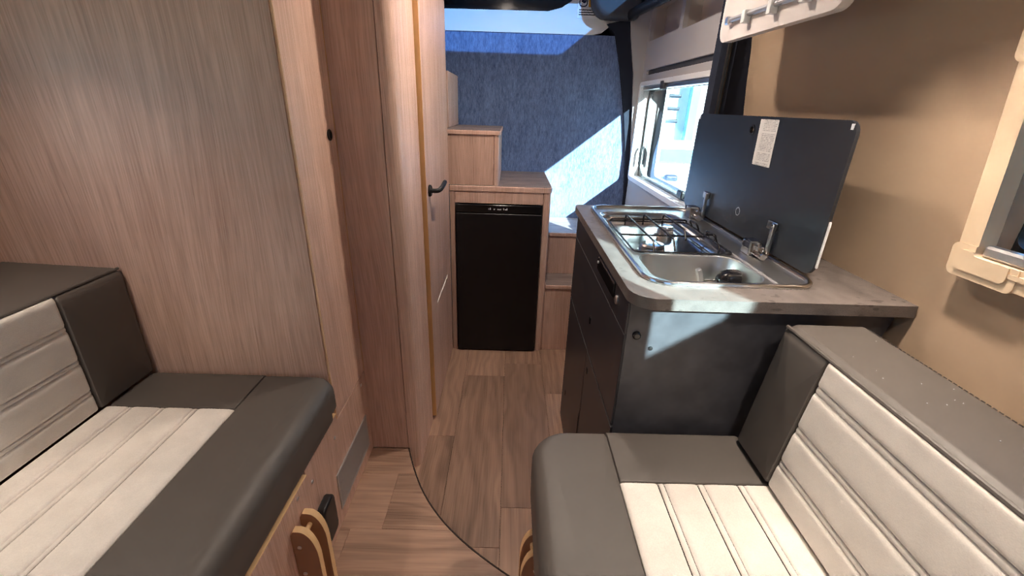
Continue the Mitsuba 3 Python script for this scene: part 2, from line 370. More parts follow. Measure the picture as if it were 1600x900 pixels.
for a, b in ((0.640, 0.755), (-0.108, 0.02)):
    for c, d in ((1.041, 1.100), (1.385, 1.490)):
        g = rrect(a, b, c, d, 0.012).difference(rrect(-0.01, 0.714, 1.083, 1.445, 0.008))
        add(num('window_2__corner_piece'), wallplate(g, 0.0, 0.0285), CREAM, smooth=25)
        add(num('window_2__corner_ridge'), wallplate(rrect(a + 0.013, b - 0.013, c + 0.013, d - 0.010, 0.010).difference(rrect(-0.01, 0.714, 1.083, 1.445, 0.008)), 0.0285, 0.0315), CREAM, smooth=25)
add('window_2__bead', wallplate(rrect(-0.03, 0.700, 1.066, 1.074, 0.002), 0.024, 0.030), CREAM)
def reveal(y0, y1, z0, z1, x0o, x1, t=0.012):
    """The four inner faces of a window recess, from the wall out to the pane."""
    a = [box(xw(z0) + x0o, x1, y0 - t, y1 + t, z0 - t, z0), box(xw(z1) + x0o, x1, y0 - t, y1 + t, z1, z1 + t)]
    b = [box(xw((z0 + z1) / 2) - 0.012 + x0o, x1, y1, y1 + t, z0 - t, z1 + t), box(xw((z0 + z1) / 2) - 0.012 + x0o, x1, y0 - t, y0, z0 - t, z1 + t)]
    return a + b
for m in reveal(0.030, 0.740, 1.074, 1.458, 0.03, 0.875):
    add(num('window_2__reveal'), m, WHITE)
add('window_2__blind_bar', put(cat(box(-0.011, 0.011, 0.034, 0.712, 0.0, 0.020, 0.004)), T_ := np.array([[1, 0, 0, 0.826], [0, 1, 0, 0], [0, 0, 1, 1.0840], [0, 0, 0, 1.0]])), ALU)
pane('window_2__pane', quad((0.876, -0.10, 1.07), (0.876, 0.76, 1.07), (0.876, 0.76, 1.48), (0.876, -0.10, 1.48)), 'm_pane')
add('window_2__seal', prism(rrect(-0.10, 0.78, 1.06, 1.49, 0.03).difference(rrect(0.028, 0.722, 1.10, 1.455, 0.02)), 'x', 0.878, 0.892), BLACK)

# dark pillar between the beige wall and the sliding door
struct('trim_2', prism(Polygon([(0.690, 1.640), (0.735, 1.628), (0.738, 1.640), (0.775, 1.640), (0.870, 1.640), (0.870, 1.715), (0.700, 1.715)]), 'z', -0.05, ZC), DARK_FELT, 'dark upright pillar between the sliding door and the beige wall')
add('trim_2__seal', tube([(0.715, 1.632, 0.96), (0.715, 1.632, ZC)], 0.008), BLACK)

# ------------------------------------------------------------------ sliding door with window_1
DX = 0.725
W1 = (1.72, 2.675, 0.932, 1.420)
struct('door_2', None, None, 'sliding side door with pale inner lining and a window')
lin_face = sbox(1.70, 0.0, 2.712, 1.822).difference(rrect(W1[0], W1[1], W1[2], W1[3], 0.02))
rec = [rrect(2.205, 2.66, 1.635, 1.80, 0.012), rrect(1.76, 2.165, 1.625, 1.80, 0.012)]
groove = rrect(1.72, 2.63, 1.472, 1.497, 0.01)
face = lin_face
for r_ in rec + [groove]: face = face.difference(r_)
add('door_2__lining', prism(face, 'x', DX, DX + 0.02), LINER)
for r_ in rec:
    b = r_.bounds
    add(num('door_2__pocket'), cat(prism(r_.buffer(0.012).difference(r_.buffer(0.001)), 'x', DX + 0.015, DX + 0.08), prism(r_.buffer(0.012), 'x', DX + 0.075, DX + 0.085)), POCKET)
add('door_2__edge_moulding', prism(Polygon([(0.738, 0.70), (0.738, 0.83), (0.692, 1.30), (0.674, 1.48), (0.638, 1.65), (0.615, 1.80), (0.742, 1.80), (0.742, 0.70)]), 'y', 2.698, 2.714), LINER)
add('door_2__cove', box(DX, 0.865, 1.70, 2.712, 1.806, 1.822), LINER)
add('door_2__groove', prism(groove.buffer(0.004), 'x', DX + 0.012, DX + 0.03), GREYTRIM)
add('door_2__skin', prism(sbox(1.66, -0.05, 2.98, ZC).difference(rrect(1.60, 2.66, 0.935, 1.46, 0.04)), 'x', 0.86, 0.88), LINER)
struct('window_1', None, None, 'window of the sliding door beside the blue felt rear wall')
fo, fi = rrect(1.70, 2.699, 0.908, 1.440, 0.03), rrect(*W1, 0.02)
add('window_1__frame', prism(fo.difference(fi), 'x', DX - 0.010, DX + 0.012), WHITE)
for a in ((DX + 0.012, 0.768, W1[0], W1[1], W1[2] - 0.010, W1[2]), (DX + 0.012, 0.768, W1[0], W1[1], W1[3], W1[3] + 0.010), (DX + 0.012, 0.768, W1[1], W1[1] + 0.010, W1[2], W1[3]), (DX + 0.012, 0.768, W1[0] - 0.01, W1[0], W1[2], W1[3])):
    add(num('window_1__reveal'), box(*a), WHITE)
pane('window_1__pane', quad((0.769, 1.70, 0.92), (0.769, 2.70, 0.92), (0.769, 2.70, 1.43), (0.769, 1.70, 1.43)), 'm_pane')
add('window_1__seal', prism(rrect(1.70, 2.700, 0.915, 1.435, 0.04).difference(rrect(1.74, 2.662, 0.955, 1.398, 0.05)), 'x', 0.770, 0.785), BLACK)
add('window_1__blind_bar', box(DX + 0.002, DX + 0.03, W1[0] + 0.005, W1[1] - 0.005, W1[3] - 0.022, W1[3] - 0.002, 0.003), ALU)
add('window_1__blind_catch', box(DX - 0.012, DX + 0.01, 2.27, 2.32, W1[3] - 0.028, W1[3] + 0.012, 0.004), GREYTRIM)
add('window_1__stay', cat(tube(bend([(0.764, 2.655, 1.10), (0.758, 2.645, 1.08), (0.758, 2.645, 1.00)], 0.01), 0.006)), BLACK)
add('window_1__catch', slab(0.750, 0.767, 1.905, 1.965, 0.945, 0.975, 0.01, (0.006,) * 4, (0.006,) * 4), BLACK)

# ------------------------------------------------------------------ rear wall and doors
struct('wall_rear', box(XL, 0.95, 2.90, 2.95, -0.05, ZC + 0.04), DARK_FELT, 'rear end of the van behind the felt panels')
struct('door_1', None, None, 'rear doors covered in blue grey felt below a white frame')
def bowed(x0, x1, prof, t=0.02):
    """Panel across the van that follows the profile [(z, y)...]."""
    pts = [(y, z) for z, y in prof] + [(y + t, z) for z, y in reversed(prof)]
    return prism(Polygon(pts), 'x', x0, x1)
fx = Polygon([(XL, 0.0), (0.715, 0.0), (0.712, 0.80), (0.692, 1.02), (0.655, 1.25), (0.60, 1.50), (0.555, 1.668), (XL, 1.668)])
add('door_1__felt_panel', prism(fx, 'y', YR, YR + 0.02), FELT)
add('door_1__stitching', tube([(0.715, YR - 0.001, 1.00), (0.20, YR - 0.001, 0.80)], 0.0012, 5), FELT)
fr = Polygon([(XL, 1.664), (0.43, 1.668), (0.48, 1.680), (0.525, 1.715), (0.60, 1.728), (0.70, 1.735), (0.70, 1.98), (XL, 1.98)])
hole = rrect(-0.85, 0.245, 1.772, 2.2, 0.04)
add('door_1__frame', prism(fr.difference(Polygon([(-0.85, 1.765), (0.18, 1.772), (0.25, 1.79), (0.30, 1.82), (0.335, 1.86), (0.36, 1.99), (-0.85, 1.99)])), 'y', YR - 0.006, YR + 0.03), WHITE)
add('door_1__glass', box(-0.9, 0.42, YR + 0.03, YR + 0.04, 1.72, 1.97), GLOSSBLACK)
# dark padded corner between the rear wall and the sliding door
ck = Polygon([(0.552, 1.672), (0.600, 1.50), (0.655, 1.25), (0.692, 1.02), (0.712, 0.80), (0.716, 0.0), (0.80, 0.0), (0.80, ZC), (0.62, ZC), (0.585, 1.74), (0.50, 1.72)])
struct('trim_3', prism(ck, 'y', 2.716, 2.80), DARK_FELT, 'dark padded corner between the felt rear wall and the sliding door')
# grey moulded corner at the ceiling and the dark bar along it
struct('trim_4', slab(0.0, 0.26, 0.0, 0.22, 0, 0.075, 0.03, (0.03,) * 4, (0.09, 0.03, 0.03, 0.09)).apply_transform(frame((0.40, 2.715, 1.735), (1, 0, 0), (0, 0, 1), (0, -1, 0))), GREYTRIM, 'grey moulded corner cover under the ceiling')
add('gas_strut', tube(bend([(0.610, 2.69, 1.758), (0.615, 2.60, 1.757), (0.64, 1.95, 1.735), (0.65, 1.70, 1.73)], 0.03), [0.026] * 2 + [0.024] * 20 if False else 0.024, 12), BLACK)
lab('gas_strut', 'thick black bar running under the ceiling above the sliding door', 'bar')

# warning sticker on the white frame of the rear door
add('warning_sticker', box(0.335, 0.452, YR - 0.0085, YR - 0.0055, 1.745, 1.90, 0.0005), STICKER)
lab('warning_sticker', 'small warning sticker with pictograms on the white rear door frame', 'sticker')
def onrear(poly, d=0.001): return prism(poly, 'y', YR - 0.0085 - d, YR - 0.0084)
add('warning_sticker__pictogram', onrear(rrect(0.343, 0.388, 1.797, 1.85, 0.016).difference(rrect(0.348, 0.383, 1.802, 1.845, 0.013))), NAVY)
lab('warning_sticker__pictogram', 'round navy outlined pictogram')
add('warning_sticker__symbol', onrear(Polygon([(0.352, 1.822), (0.362, 1.832), (0.372, 1.826), (0.381, 1.834), (0.380, 1.818), (0.370, 1.813), (0.360, 1.818)])), NAVY)
add('warning_sticker__yellow_field', onrear(sbox(0.394, 1.797, 0.437, 1.85)), YELLOW)
lab('warning_sticker__yellow_field', 'yellow field')
for i, (z, w) in enumerate(((1.783, 0.08), (1.772, 0.088), (1.761, 0.088))):
    add(num('warning_sticker__text_line'), onrear(sbox(0.345, z - 0.0022, 0.345 + w, z + 0.0022), 0.0006), 'm_blue_grey')

# ------------------------------------------------------------------ left: tall cupboard, washroom
PX = -0.485
ZT = ZC - 0.004
add('tall_cupboard__side_panel', box(XL + 0.004, PX - 0.019, 1.0166, 1.038, 0.10, ZT), WOOD)
add('tall_cupboard__face_panel', box(XL + 0.004, PX - 0.005, 1.0128, 1.0164, 0.465, ZT, 0.0006), WOOD)
add('tall_cupboard__carcass', box(XL + 0.004, PX - 0.0195, 1.040, 1.266, 0.10, ZT), WOOD)
add('tall_cupboard__door', box(PX - 0.018, PX, 1.018, 1.2645, 0.442, ZT, 0.0018), WOOD_PALE)
lab('tall_cupboard', 'tall wooden cupboard behind the left bench with a narrow side door', 'cupboard')
lab('tall_cupboard__door', 'narrow pale wood door facing the aisle')
add('tall_cupboard__door__front_edging', box(PX - 0.018, PX + 0.0004, 1.0165, 1.0182, 0.442, ZT, 0.0003), EDGE_PALE)
add('tall_cupboard__door__edging', box(PX - 0.018, PX + 0.0006, 1.2645, 1.2665, 0.442, ZT, 0.0003), EDGE)
add('tall_cupboard__door__push_lock', lathe([(0, 0), (0.013, 0), (0.0145, 0.002), (0.013, 0.004), (0.0095, 0.0042), (0.009, 0.001), (0, 0.001)], (PX, 1.221, 1.212), 'x'), BLACK)
lab('tall_cupboard__door__push_lock', 'round black push lock')

add('washroom_wall__front_panel', box(PX - 0.012, -0.354, 1.268, 1.286, 0.10, ZT), WOOD)
add('washroom_wall__corner_post', prism(Polygon([(-0.352, 1.300)] + [(-0.352 + 0.040 * math.sin(t), 1.308 - 0.040 * math.cos(t)) for t in np.linspace(0, math.pi / 2, 12)] + [(-0.312, 1.545), (-0.352, 1.545)]), 'z', 0.0, ZT), WOOD_PALE, smooth=40)
lab('washroom_wall', 'wood faced washroom wall with a rounded corner post beside the aisle', 'partition')
lab('washroom_wall__corner_post', 'rounded pale wood corner post')
add('washroom_door__leaf', box(-0.318, -0.2975, 1.553, 2.140, 0.022, ZT, 0.001), WOOD)
add('washroom_door__edging', box(-0.3185, -0.2960, 1.5500, 1.5532, 0.022, ZT, 0.0006), EDGE)
lab('washroom_door', 'washroom door with yellow edging and a black handle, beside the fridge', 'door')
lab('washroom_door__edging', 'yellowish wood edging')
h = lathe([(0, 0), (0.021, 0), (0.022, 0.004), (0.019, 0.009), (0, 0.009)], (-0.2975, 1.612, 1.000), 'x')
add('washroom_door__handle', h, BLACK)
lab('washroom_door__handle', 'black lever handle')
add('washroom_door__handle__lever', tube(bend([(-0.290, 1.612, 1.0), (-0.262, 1.612, 1.0), (-0.252, 1.640, 1.010), (-0.250, 1.692, 1.020)], 0.014), 0.0085, 10), BLACK)

# ------------------------------------------------------------------ left bench
zc = 0.462
def screw(key, x, y, z, s=1):
    add(num(key), lathe([(0, 0), (0.0055, 0), (0.005, 0.0015), (0.002, 0.0026), (0, 0.0026)], (x, y, z), 'x' if s > 0 else '-y', 12), ALU)
add('bench_base__front_panel', prism(Polygon([(0.815, 0.105), (1.264, 0.105), (1.264, 0.440), (1.02, 0.440), (1.016, zc - 0.012), (0.815, zc - 0.012)]).difference(sbox(0.955, 0.150, 1.228, 0.283)) if False else Polygon([(0.806, 0.101), (1.264, 0.101), (1.264, 0.438), (1.012, 0.438), (1.012, zc), (0.806, zc)]), 'x', PX - 0.018, PX), WOOD)
add('bench_base__flap', box(PX - 0.017, PX + 0.006, -0.14, 0.800, 0.101, 0.448, 0.0015), WOOD)
add('bench_base__flap__top_edge', box(PX - 0.017, PX + 0.0065, -0.14, 0.800, 0.448, 0.4515, 0.0008), PLY_EDGE)
add('bench_base__seat_board', box(XL + 0.01, PX - 0.019, -0.14, 1.012, 0.440, 0.458), PLY_FACE)
add('bench_base__end_board', box(XL + 0.01, PX - 0.020, -0.14, -0.12, 0.101, 0.438), PLY_FACE)
add('bench_base__top_edge', box(PX - 0.017, PX + 0.0015, 0.812, 1.012, zc - 0.0005, zc + 0.003, 0.0008), PLY_EDGE)
lab('bench_base', 'wooden base of the left bench with vent grille and folding bracket', 'bench base')
for y, z in ((0.984, 0.400), (0.830, 0.395), (0.747, 0.430), (1.224, 0.411)):
    screw('bench_base__screw', PX + (0.006 if y < 0.8 else 0), y, z)
gp = Polygon([(0.955, 0.150), (1.228, 0.150), (1.228, 0.283), (0.955, 0.283)])
add('bench_base__vent_grille', prism(gp.difference(gp.buffer(-0.006)), 'x', PX - 0.001, PX + 0.0035), GRILLE)
lab('bench_base__vent_grille', 'grey mesh vent grille')
gm = [box(PX + 0.0002, PX + 0.0012, 0.962, 1.222, 0.156, 0.277, 0.0002)]
add('bench_base__vent_grille__backing', gm[0], BLACK)
bars = [box(PX + 0.0008, PX + 0.0026, y, y + 0.0028, 0.156, 0.277, 0.0002) for y in np.arange(0.962, 1.220, 0.0056)] + [box(PX + 0.0008, PX + 0.0022, 0.962, 1.222, z, z + 0.0022, 0.0002) for z in np.arange(0.158, 0.276, 0.0056)]
add('bench_base__vent_grille__mesh', cat(bars), GRILLE)
lab('bench_base__vent_grille__mesh', kind='stuff')
lt = Polygon([(0.822, 0.196), (0.842, 0.170), (0.882, 0.170), (0.892, 0.190), (0.892, 0.278), (0.876, 0.296), (0.836, 0.296), (0.822, 0.280)])
lt = slab(0, 0.072, 0, 0.130, 0, 0.022, 0.008, (0.008,) * 4, (0.02,) * 4).apply_transform(frame((PX, 0.818, 0.168), (0, 1, 0), (0, 0, 1), (1, 0, 0)))
add('bench_base__latch', lt, BLACK)
lab('bench_base__latch', 'black plastic latch')

def bracket(name, label, x0, s, ys, z0, z1, w):
    """Folded support: two curved plywood plates side by side, joined by a peg."""
    for y in ys:
        pts = [(0, z0), (w, z0 + 0.0), (w, z1 - 0.085)] + [(w * 0.35 + w * 0.65 * math.cos(t), z1 - 0.085 + 0.085 * math.sin(t)) for t in np.linspace(0.1, math.pi / 2, 9)] + [(0.006, z1), (0, z1 - 0.012)]
        p = Polygon([(x0 + s * a, b) for a, b in pts])
        k = num(name + '__plate')
        add(k, prism(p.buffer(0), 'y', y, y + 0.016), PLY_EDGE)
        add(k + '__face', prism(p.buffer(-0.0006), 'y', y - 0.0006, y), PLY_FACE)
    for dz in (0.05, 0.14):
        add(num(name + '__screw'), lathe([(0, 0), (0.0055, 0), (0.005, 0.0015), (0.002, 0.0026), (0, 0.0026)], (x0 + s * w * 0.28, ys[0] - 0.0006, z1 - dz), '-y', 12), ALU)
    add(name + '__peg', tube([(x0 + s * w * 0.4, ys[0] + 0.017, z1 - 0.03), (x0 + s * w * 0.4, ys[1] - 0.001, z1 - 0.03)], 0.006), PLY_EDGE)
    lab(name, label, 'bracket', 'folded plywood brackets')
bracket('folding_bracket', 'folded plywood bracket on the base of the left bench', PX + 0.007, 1, (0.690, 0.738), 0.12, 0.392, 0.056)

# cushions of the left bench
SZ = 0.598
add('seat_cushion__base', slab(-0.965, -0.479, -0.14, 1.008, zc + 0.005, SZ - 0.004, 0.040, (0.01, 0.030, 0.02, 0.012), (0.02, 0.02, 0.035, 0.02)), LEATHER, smooth=40)
add('seat_cushion__front_bolster', slab(-0.653, -0.464, -0.139, 1.0085, SZ - 0.085, SZ, 0.040, (0.004, 0.045, 0.02, 0.014), (0.005, 0.02, 0.035, 0.005), crown=0.003), LEATHER, smooth=40)
add('seat_cushion__end_bolster', slab(-0.962, -0.6545, 0.8575, 1.008, SZ - 0.05, SZ, 0.012, (0.004, 0.003, 0.004, 0.012), (0.01, 0.004, 0.004, 0.02), crown=0.002), LEATHER, smooth=40)
ins = channels(-0.962, -0.6545, -0.135, 0.8565, [-0.907, -0.899, -0.831, -0.822, -0.751, -0.742], 0.006, 0.003, along=30, r_ends=(0.01, 0.006))
add('seat_cushion__insert', ins.apply_translation([0, 0, SZ - 0.006]), SUEDE, smooth=True)
for x in (-0.907, -0.899, -0.831, -0.822, -0.751, -0.742):
    add(num('seat_cushion__seam'), tube([(x, -0.13, SZ - 0.0022), (x, 0.8510, SZ - 0.0022)], 0.0010, 5), THREAD_GREY)
lab('seat_cushion__insert', 'pale quilted insert')
lab('seat_cushion', 'dark seat cushion with a pale ribbed insert on the left bench', 'cushion')
bl = rpoly([(-0.972, 0.600), (-0.972, 0.896), (-1.26, 0.905), (-1.262, 0.600)], 0.012)
add('backrest_cushion__body', prism(bl, 'y', -0.14, 1.012), LEATHER, smooth=40)
FL = frame((-0.968, 0, 0.602), (0, 1, 0), (0.012, 0, 1), (1, 0, -0.012))
add('backrest_cushion__end_bolster', put(slab(0.8385, 1.010, 0.0, 0.292, -0.01, 0.012, 0.014, (0.004, 0.02, 0.006, 0.022), (0.01,) * 4, crown=0.004).apply_transform(np.eye(4)), FL @ frame((0, 0, 0), (1, 0, 0), (0, 1, 0), (0, 0, 1))), LEATHER, smooth=40)
ch = channels(0.0, 0.292, -0.135, 0.8375, [0.046, 0.055, 0.129, 0.138, 0.213, 0.222], 0.0065, 0.003, along=30, r_ends=(0.01, 0.008))
add('backrest_cushion__insert', put(ch, FL @ frame((0, 0, 0), (0, 1, 0), (1, 0, 0), (0, 0, 1))), SUEDE, smooth=True)
scene['backrest_cushion__insert'] = mikit.ply(put(ch, FL @ frame((0, 0, 0), (0, 1, 0), (1, 0, 0), (0, 0, 1))).copy(), SUEDE, smooth=True)
add('backrest_cushion__piping', tube([(-0.9655, -0.13, 0.8975), (-0.9655, 1.008, 0.8975)], 0.0035), LEATHER)
lab('backrest_cushion__insert', 'light grey quilted insert')
lab('backrest_cushion', 'dark backrest with a light grey ribbed insert behind the left bench', 'backrest')

# ------------------------------------------------------------------ right bench
RX = 0.095
add('bench_base_001__front_panel', box(RX, RX + 0.018, -0.14, 0.770, 0.101, 0.462), WOOD)
add('bench_base_001__end_panel', box(RX + 0.019, 0.775, 0.752, 0.770, 0.101, 0.462), WOOD)
add('bench_base_001__seat_board', box(RX, 0.775, -0.14, 0.772, 0.463, 0.480), PLY_FACE)
lab('bench_base_001', 'wooden base under the right bench in front of the kitchen', 'bench base')
bracket('folding_bracket_001', 'folded plywood bracket below the front edge of the right bench seat', RX - 0.001, -1, (0.640, 0.690), 0.12, 0.402, 0.046)
SR = 0.603
add('seat_cushion_001__base', slab(0.067, 0.556, -0.14, 0.808, 0.482, SR - 0.006, 0.03, (0.02, 0.01, 0.02, 0.016), (0.02, 0.02, 0.01, 0.075), k=8), LEATHER, smooth=40)
fb = slab(0.066, 0.2385, -0.139, 0.8085, SR - 0.075, SR, 0.030, (0.035, 0.003, 0.02, 0.016), (0.02, 0.004, 0.004, 0.075), k=8, crown=0.003)
add('seat_cushion_001__front_bolster', fb, LEATHER, smooth=40)
add('seat_cushion_001__end_bolster', slab(0.2400, 0.550, 0.6575, 0.8085, SR - 0.05, SR, 0.012, (0.003, 0.004, 0.004, 0.016), (0.004, 0.01, 0.01, 0.004), crown=0.002), LEATHER, smooth=40)
LN = [0.316, 0.328, 0.397, 0.409, 0.479, 0.491]
ins = channels(0.2400, 0.548, -0.135, 0.6565, LN, 0.005, 0.0035, along=30, r_ends=(0.01, 0.006))
add('seat_cushion_001__insert', ins.apply_translation([0, 0, SR - 0.006]), SUEDE, smooth=True)
lab('seat_cushion_001__insert', 'cream quilted insert')
for x in LN:
    add(num('seat_cushion_001__seam'), tube([(x, -0.13, SR - 0.0012), (x, 0.6520, SR - 0.0012)], 0.0011, 5), THREAD)
st = [tube([(0.0665 + 0.0006, y, SR - 0.031), (0.0665 + 0.0004, y + 0.005, SR - 0.031)], 0.0009, 5) for y in np.arange(-0.1, 0.73, 0.008)]
add('seat_cushion_001__stitching', cat(st), THREAD_PALE)
lab('seat_cushion_001__stitching', 'pale stitching', kind='stuff')
lab('seat_cushion_001', 'brown grey seat cushion with a cream ribbed insert on the right bench', 'cushion')
B0, B1 = np.array([0.532, 0, 0.602]), np.array([0.566, 0, 0.902])
vd = (B1 - B0) / np.linalg.norm(B1 - B0); wd = np.array([-vd[2], 0, vd[0]])
br = rpoly([(0.546, 0.612), (0.578, 0.898), (0.592, 0.906), (0.738, 0.905), (0.752, 0.612)], 0.012)
add('backrest_cushion_001__body', prism(br, 'y', -0.14, 0.784), LEATHER, smooth=40)
FRM = np.eye(4); FRM[:3, 0], FRM[:3, 1], FRM[:3, 2], FRM[:3, 3] = (0, -1, 0), vd, wd, B0 + np.array([0.011, 0, 0.008])
LB = 0.294
add('backrest_cushion_001__end_bolster', put(slab(-0.786, -0.6535, 0.0, LB, -0.01, 0.010, 0.014, (0.02, 0.004, 0.006, 0.024), (0.01,) * 4, crown=0.004), FRM), LEATHER, smooth=40)
ch = channels(0.0, LB, -0.6525, 0.135, [0.056, 0.066, 0.138, 0.148, 0.229, 0.241], 0.0065, 0.003, along=30, r_ends=(0.008, 0.01))
SW = frame((0, 0, 0), (0, 1, 0), (1, 0, 0), (0, 0, 1))
m_ = put(ch, FRM @ SW)
add('backrest_cushion_001__insert', m_, SUEDE, smooth=True)
add('backrest_cushion_001__piping', tube([(0.572, -0.13, 0.9035), (0.572, 0.780, 0.9035)], 0.004), LEATHER)
st = [tube([(0.731, y, 0.9055), (0.731, y + 0.006, 0.9055)], 0.0009, 5) for y in np.arange(-0.1, 0.77, 0.009)]
add('backrest_cushion_001__stitching', cat(st), THREAD)
lab('backrest_cushion_001__stitching', 'dark stitching', kind='stuff')
lab('backrest_cushion_001__insert', 'pale quilted insert')
lab('backrest_cushion_001', 'brown grey backrest with a pale ribbed insert in front of the kitchen worktop', 'backrest')

# ------------------------------------------------------------------ fridge, its cabinet and the steps
FY = 2.165
add('fridge__body', box(-0.264, 0.160, FY + 0.004, 2.62, 0.012, 0.832), BLACK)
add('fridge__door', box(-0.269, 0.165, FY - 0.018, FY + 0.002, 0.006, 0.795, 0.003), FRIDGE)
add('fridge__control_panel', box(-0.269, 0.165, FY - 0.014, FY + 0.002, 0.798, 0.838, 0.002), GLOSSBLACK)
for x, w, hh in ((-0.105, .004, .008), (-0.098, .006, .010), (-0.078, .006, .006), (-0.060, .020, .005), (-0.030, .004, .010), (-0.014, .005, .010), (-0.022, .014, .005)):
    add(num('fridge__control_panel__mark'), box(x, x + w, FY - 0.0152, FY - 0.0139, 0.814, 0.814 + hh, 0.0002), GLYPH)
lab('fridge', 'black upright fridge built into the wooden cabinet at the rear', 'fridge')
lab('fridge__control_panel', 'glossy black strip with pale symbols')
add('fridge_cabinet__side_panel', box(-0.299, -0.273, FY, 2.72, 0.0, 0.903), WOOD)
add('fridge_cabinet__side_panel_001', slab(0.170, 0.206, FY, 2.72, 0, 0.903, 0.002, (0.002,) * 4, (0.006, 0.012, 0.002, 0.002)), WOOD_PALE)
add('fridge_cabinet__top_rail', box(-0.272, 0.168, FY, FY + 0.02, 0.842, 0.903), WOOD_PALE)
tp = slab(-0.299, 0.212, FY - 0.006, 2.72, 0.9035, 0.928, 0.004, (0.004,) * 4, (0.004, 0.03, 0.004, 0.004))
add('fridge_cabinet__top_board', tp, WOOD_PALE)
add('fridge_cabinet__top_board__tread', slab(-0.294, 0.207, FY - 0.001, 2.715, 0.9275, 0.9295, 0.0008, (0.0008,) * 4, (0.004, 0.028, 0.004, 0.004)), TREAD)
lab('fridge_cabinet__top_board__tread', 'grey brown top')
lab('fridge_cabinet', 'wooden cabinet around the black fridge, part of the rear steps', 'cabinet')

def step(name, label, x0, x1, y0, y1, z0, z1, tread=True, post=True):
    add(name + '__front', box(x0, x1 - 0.032, y0 + 0.004, y0 + 0.02, z0, z1 - 0.019), WOOD)
    add(name + '__side', slab(x1 - 0.031, x1 - 0.006, y0 + 0.002, y1, z0, z1 - 0.019, 0.001, (0.001,) * 4, (0.004, 0.012, 0.002, 0.002)), WOOD_PALE)
    add(name + '__top_board', slab(x0, x1, y0 - 0.006, y1, z1 - 0.0185, z1 - 0.001, 0.003, (0.003,) * 4, (0.003, 0.016, 0.003, 0.003)), WOOD_PALE)
    add(name + '__top_board__tread', box(x0 + 0.004, x1 - 0.004, y0 - 0.001, y1 - 0.002, z1 - 0.0012, z1, 0.0004), TREAD)
    lab(name, label, 'step')
step('step_box', 'upper wooden step box standing on top of the fridge cabinet', -0.60, -0.050, FY + 0.006, 2.715, 0.930, 1.186)
step('step_box_001', 'lowest wooden step between the fridge cabinet and the kitchen', 0.2075, 0.60, FY + 0.01, 2.71, 0.0, 0.407)
step('step_box_002', 'middle wooden step against the felt wall, above the lowest step', 0.2135, 0.60, 2.351, 2.712, 0.408, 0.652)
add('bed_end_panel', box(-0.62, -0.312, 2.30, 2.715, 1.1875, 1.442), WOOD_PALE)
lab('bed_end_panel', 'pale wooden end panel above the upper step box beside the felt wall', 'panel')

# ------------------------------------------------------------------ kitchen
KX, KY0, KY1, WZ = 0.263, 0.835, 1.612, 0.947
add('kitchen_cabinet__end_panel', prism(Polygon([(KX + 0.002, 0.0), (0.790, 0.0), (0.790, 0.70), (0.812, 0.80), (0.840, WZ - 0.026), (KX + 0.002, WZ - 0.026)]), 'y', KY0, KY0 + 0.018), ENDPANEL)
add('kitchen_cabinet__rear_panel', box(KX + 0.002, 0.690, KY1 - 0.018, KY1, 0.0, WZ - 0.026), ENDPANEL)
add('kitchen_cabinet__inner', box(KX + 0.022, 0.680, KY0 + 0.02, KY1 - 0.02, 0.0, WZ - 0.13), BLACK)
lab('kitchen_cabinet', 'anthracite kitchen cabinet with drawers under the stone look worktop', 'cabinet')
g = 0.0016
add('kitchen_cabinet__drawer', prism(sbox(KY0 + 0.002, 0.846, KY1, WZ - 0.027).difference(rrect(0.958, 1.165, 0.876, 0.916, 0.006)), 'x', KX - 0.003, KX + 0.016), ANTHRACITE)
add('kitchen_cabinet__drawer__grip_plate', box(KX - 0.008, KX + 0.006, 0.9585, 1.1645, 0.8765, 0.9155, 0.003), GLOSSBLACK)
add('kitchen_cabinet__drawer__push_lock', lathe([(0, 0), (0.011, 0), (0.011, 0.003), (0.008, 0.005), (0, 0.005)], (KX - 0.0030, 0.930, 0.885), '-x'), ALU)
lab('kitchen_cabinet__drawer__push_lock', 'silver push lock')
add('kitchen_cabinet__drawer__push_lock_001', lathe([(0, 0), (0.004, 0), (0.004, 0.002), (0.003, 0.003), (0, 0.003)], (KX - 0.0080, 1.150, 0.902), '-x'), GRILLE)
add('kitchen_cabinet__drawer_001', box(KX - 0.003, KX + 0.016, KY0 + 0.002, KY1, 0.594, 0.843, 0.0015), ANTHRACITE)
for k, z, y0_ in (('drawer_001', 0.8412, KY0 + 0.003), ('door', 0.5872, KY0 + 0.003)):
    add('kitchen_cabinet__%s__top_edge' % k, box(KX - 0.0034, KX + 0.004, y0_, (KY1 if k == 'drawer_001' else 1.196) - 0.001, z, z + 0.0022, 0.0004), GREYTRIM)
add('kitchen_cabinet__door_001__top_edge', box(KX - 0.0034, KX + 0.004, 1.201, KY1 - 0.001, 0.5872, 0.5894, 0.0004), GREYTRIM)
add('kitchen_cabinet__door', box(KX - 0.003, KX + 0.016, KY0 + 0.002, 1.196, 0.02, 0.589, 0.0015), ANTHRACITE)
add('kitchen_cabinet__door_001', box(KX - 0.003, KX + 0.016, 1.200, KY1, 0.004, 0.589, 0.0015), ANTHRACITE)
for k, y, z in (('drawer_001', 1.195, 0.695), ('door', 1.16, 0.535), ('door_001', 1.527, 0.18)):
    add('kitchen_cabinet__%s__push_lock' % k, slab(-0.006, 0.006, -0.011, 0.011, 0, 0.003, 0.001, (0.001,) * 4, (0.005,) * 4).apply_transform(frame((KX - 0.003, y, z), (0, -1, 0), (0, 0, 1), (-1, 0, 0))), GLOSSBLACK)
add('kitchen_cabinet__door_001__finger_slot', box(KX - 0.0045, KX - 0.0025, 1.205, 1.217, 0.10, 0.32, 0.0006), BLACK)
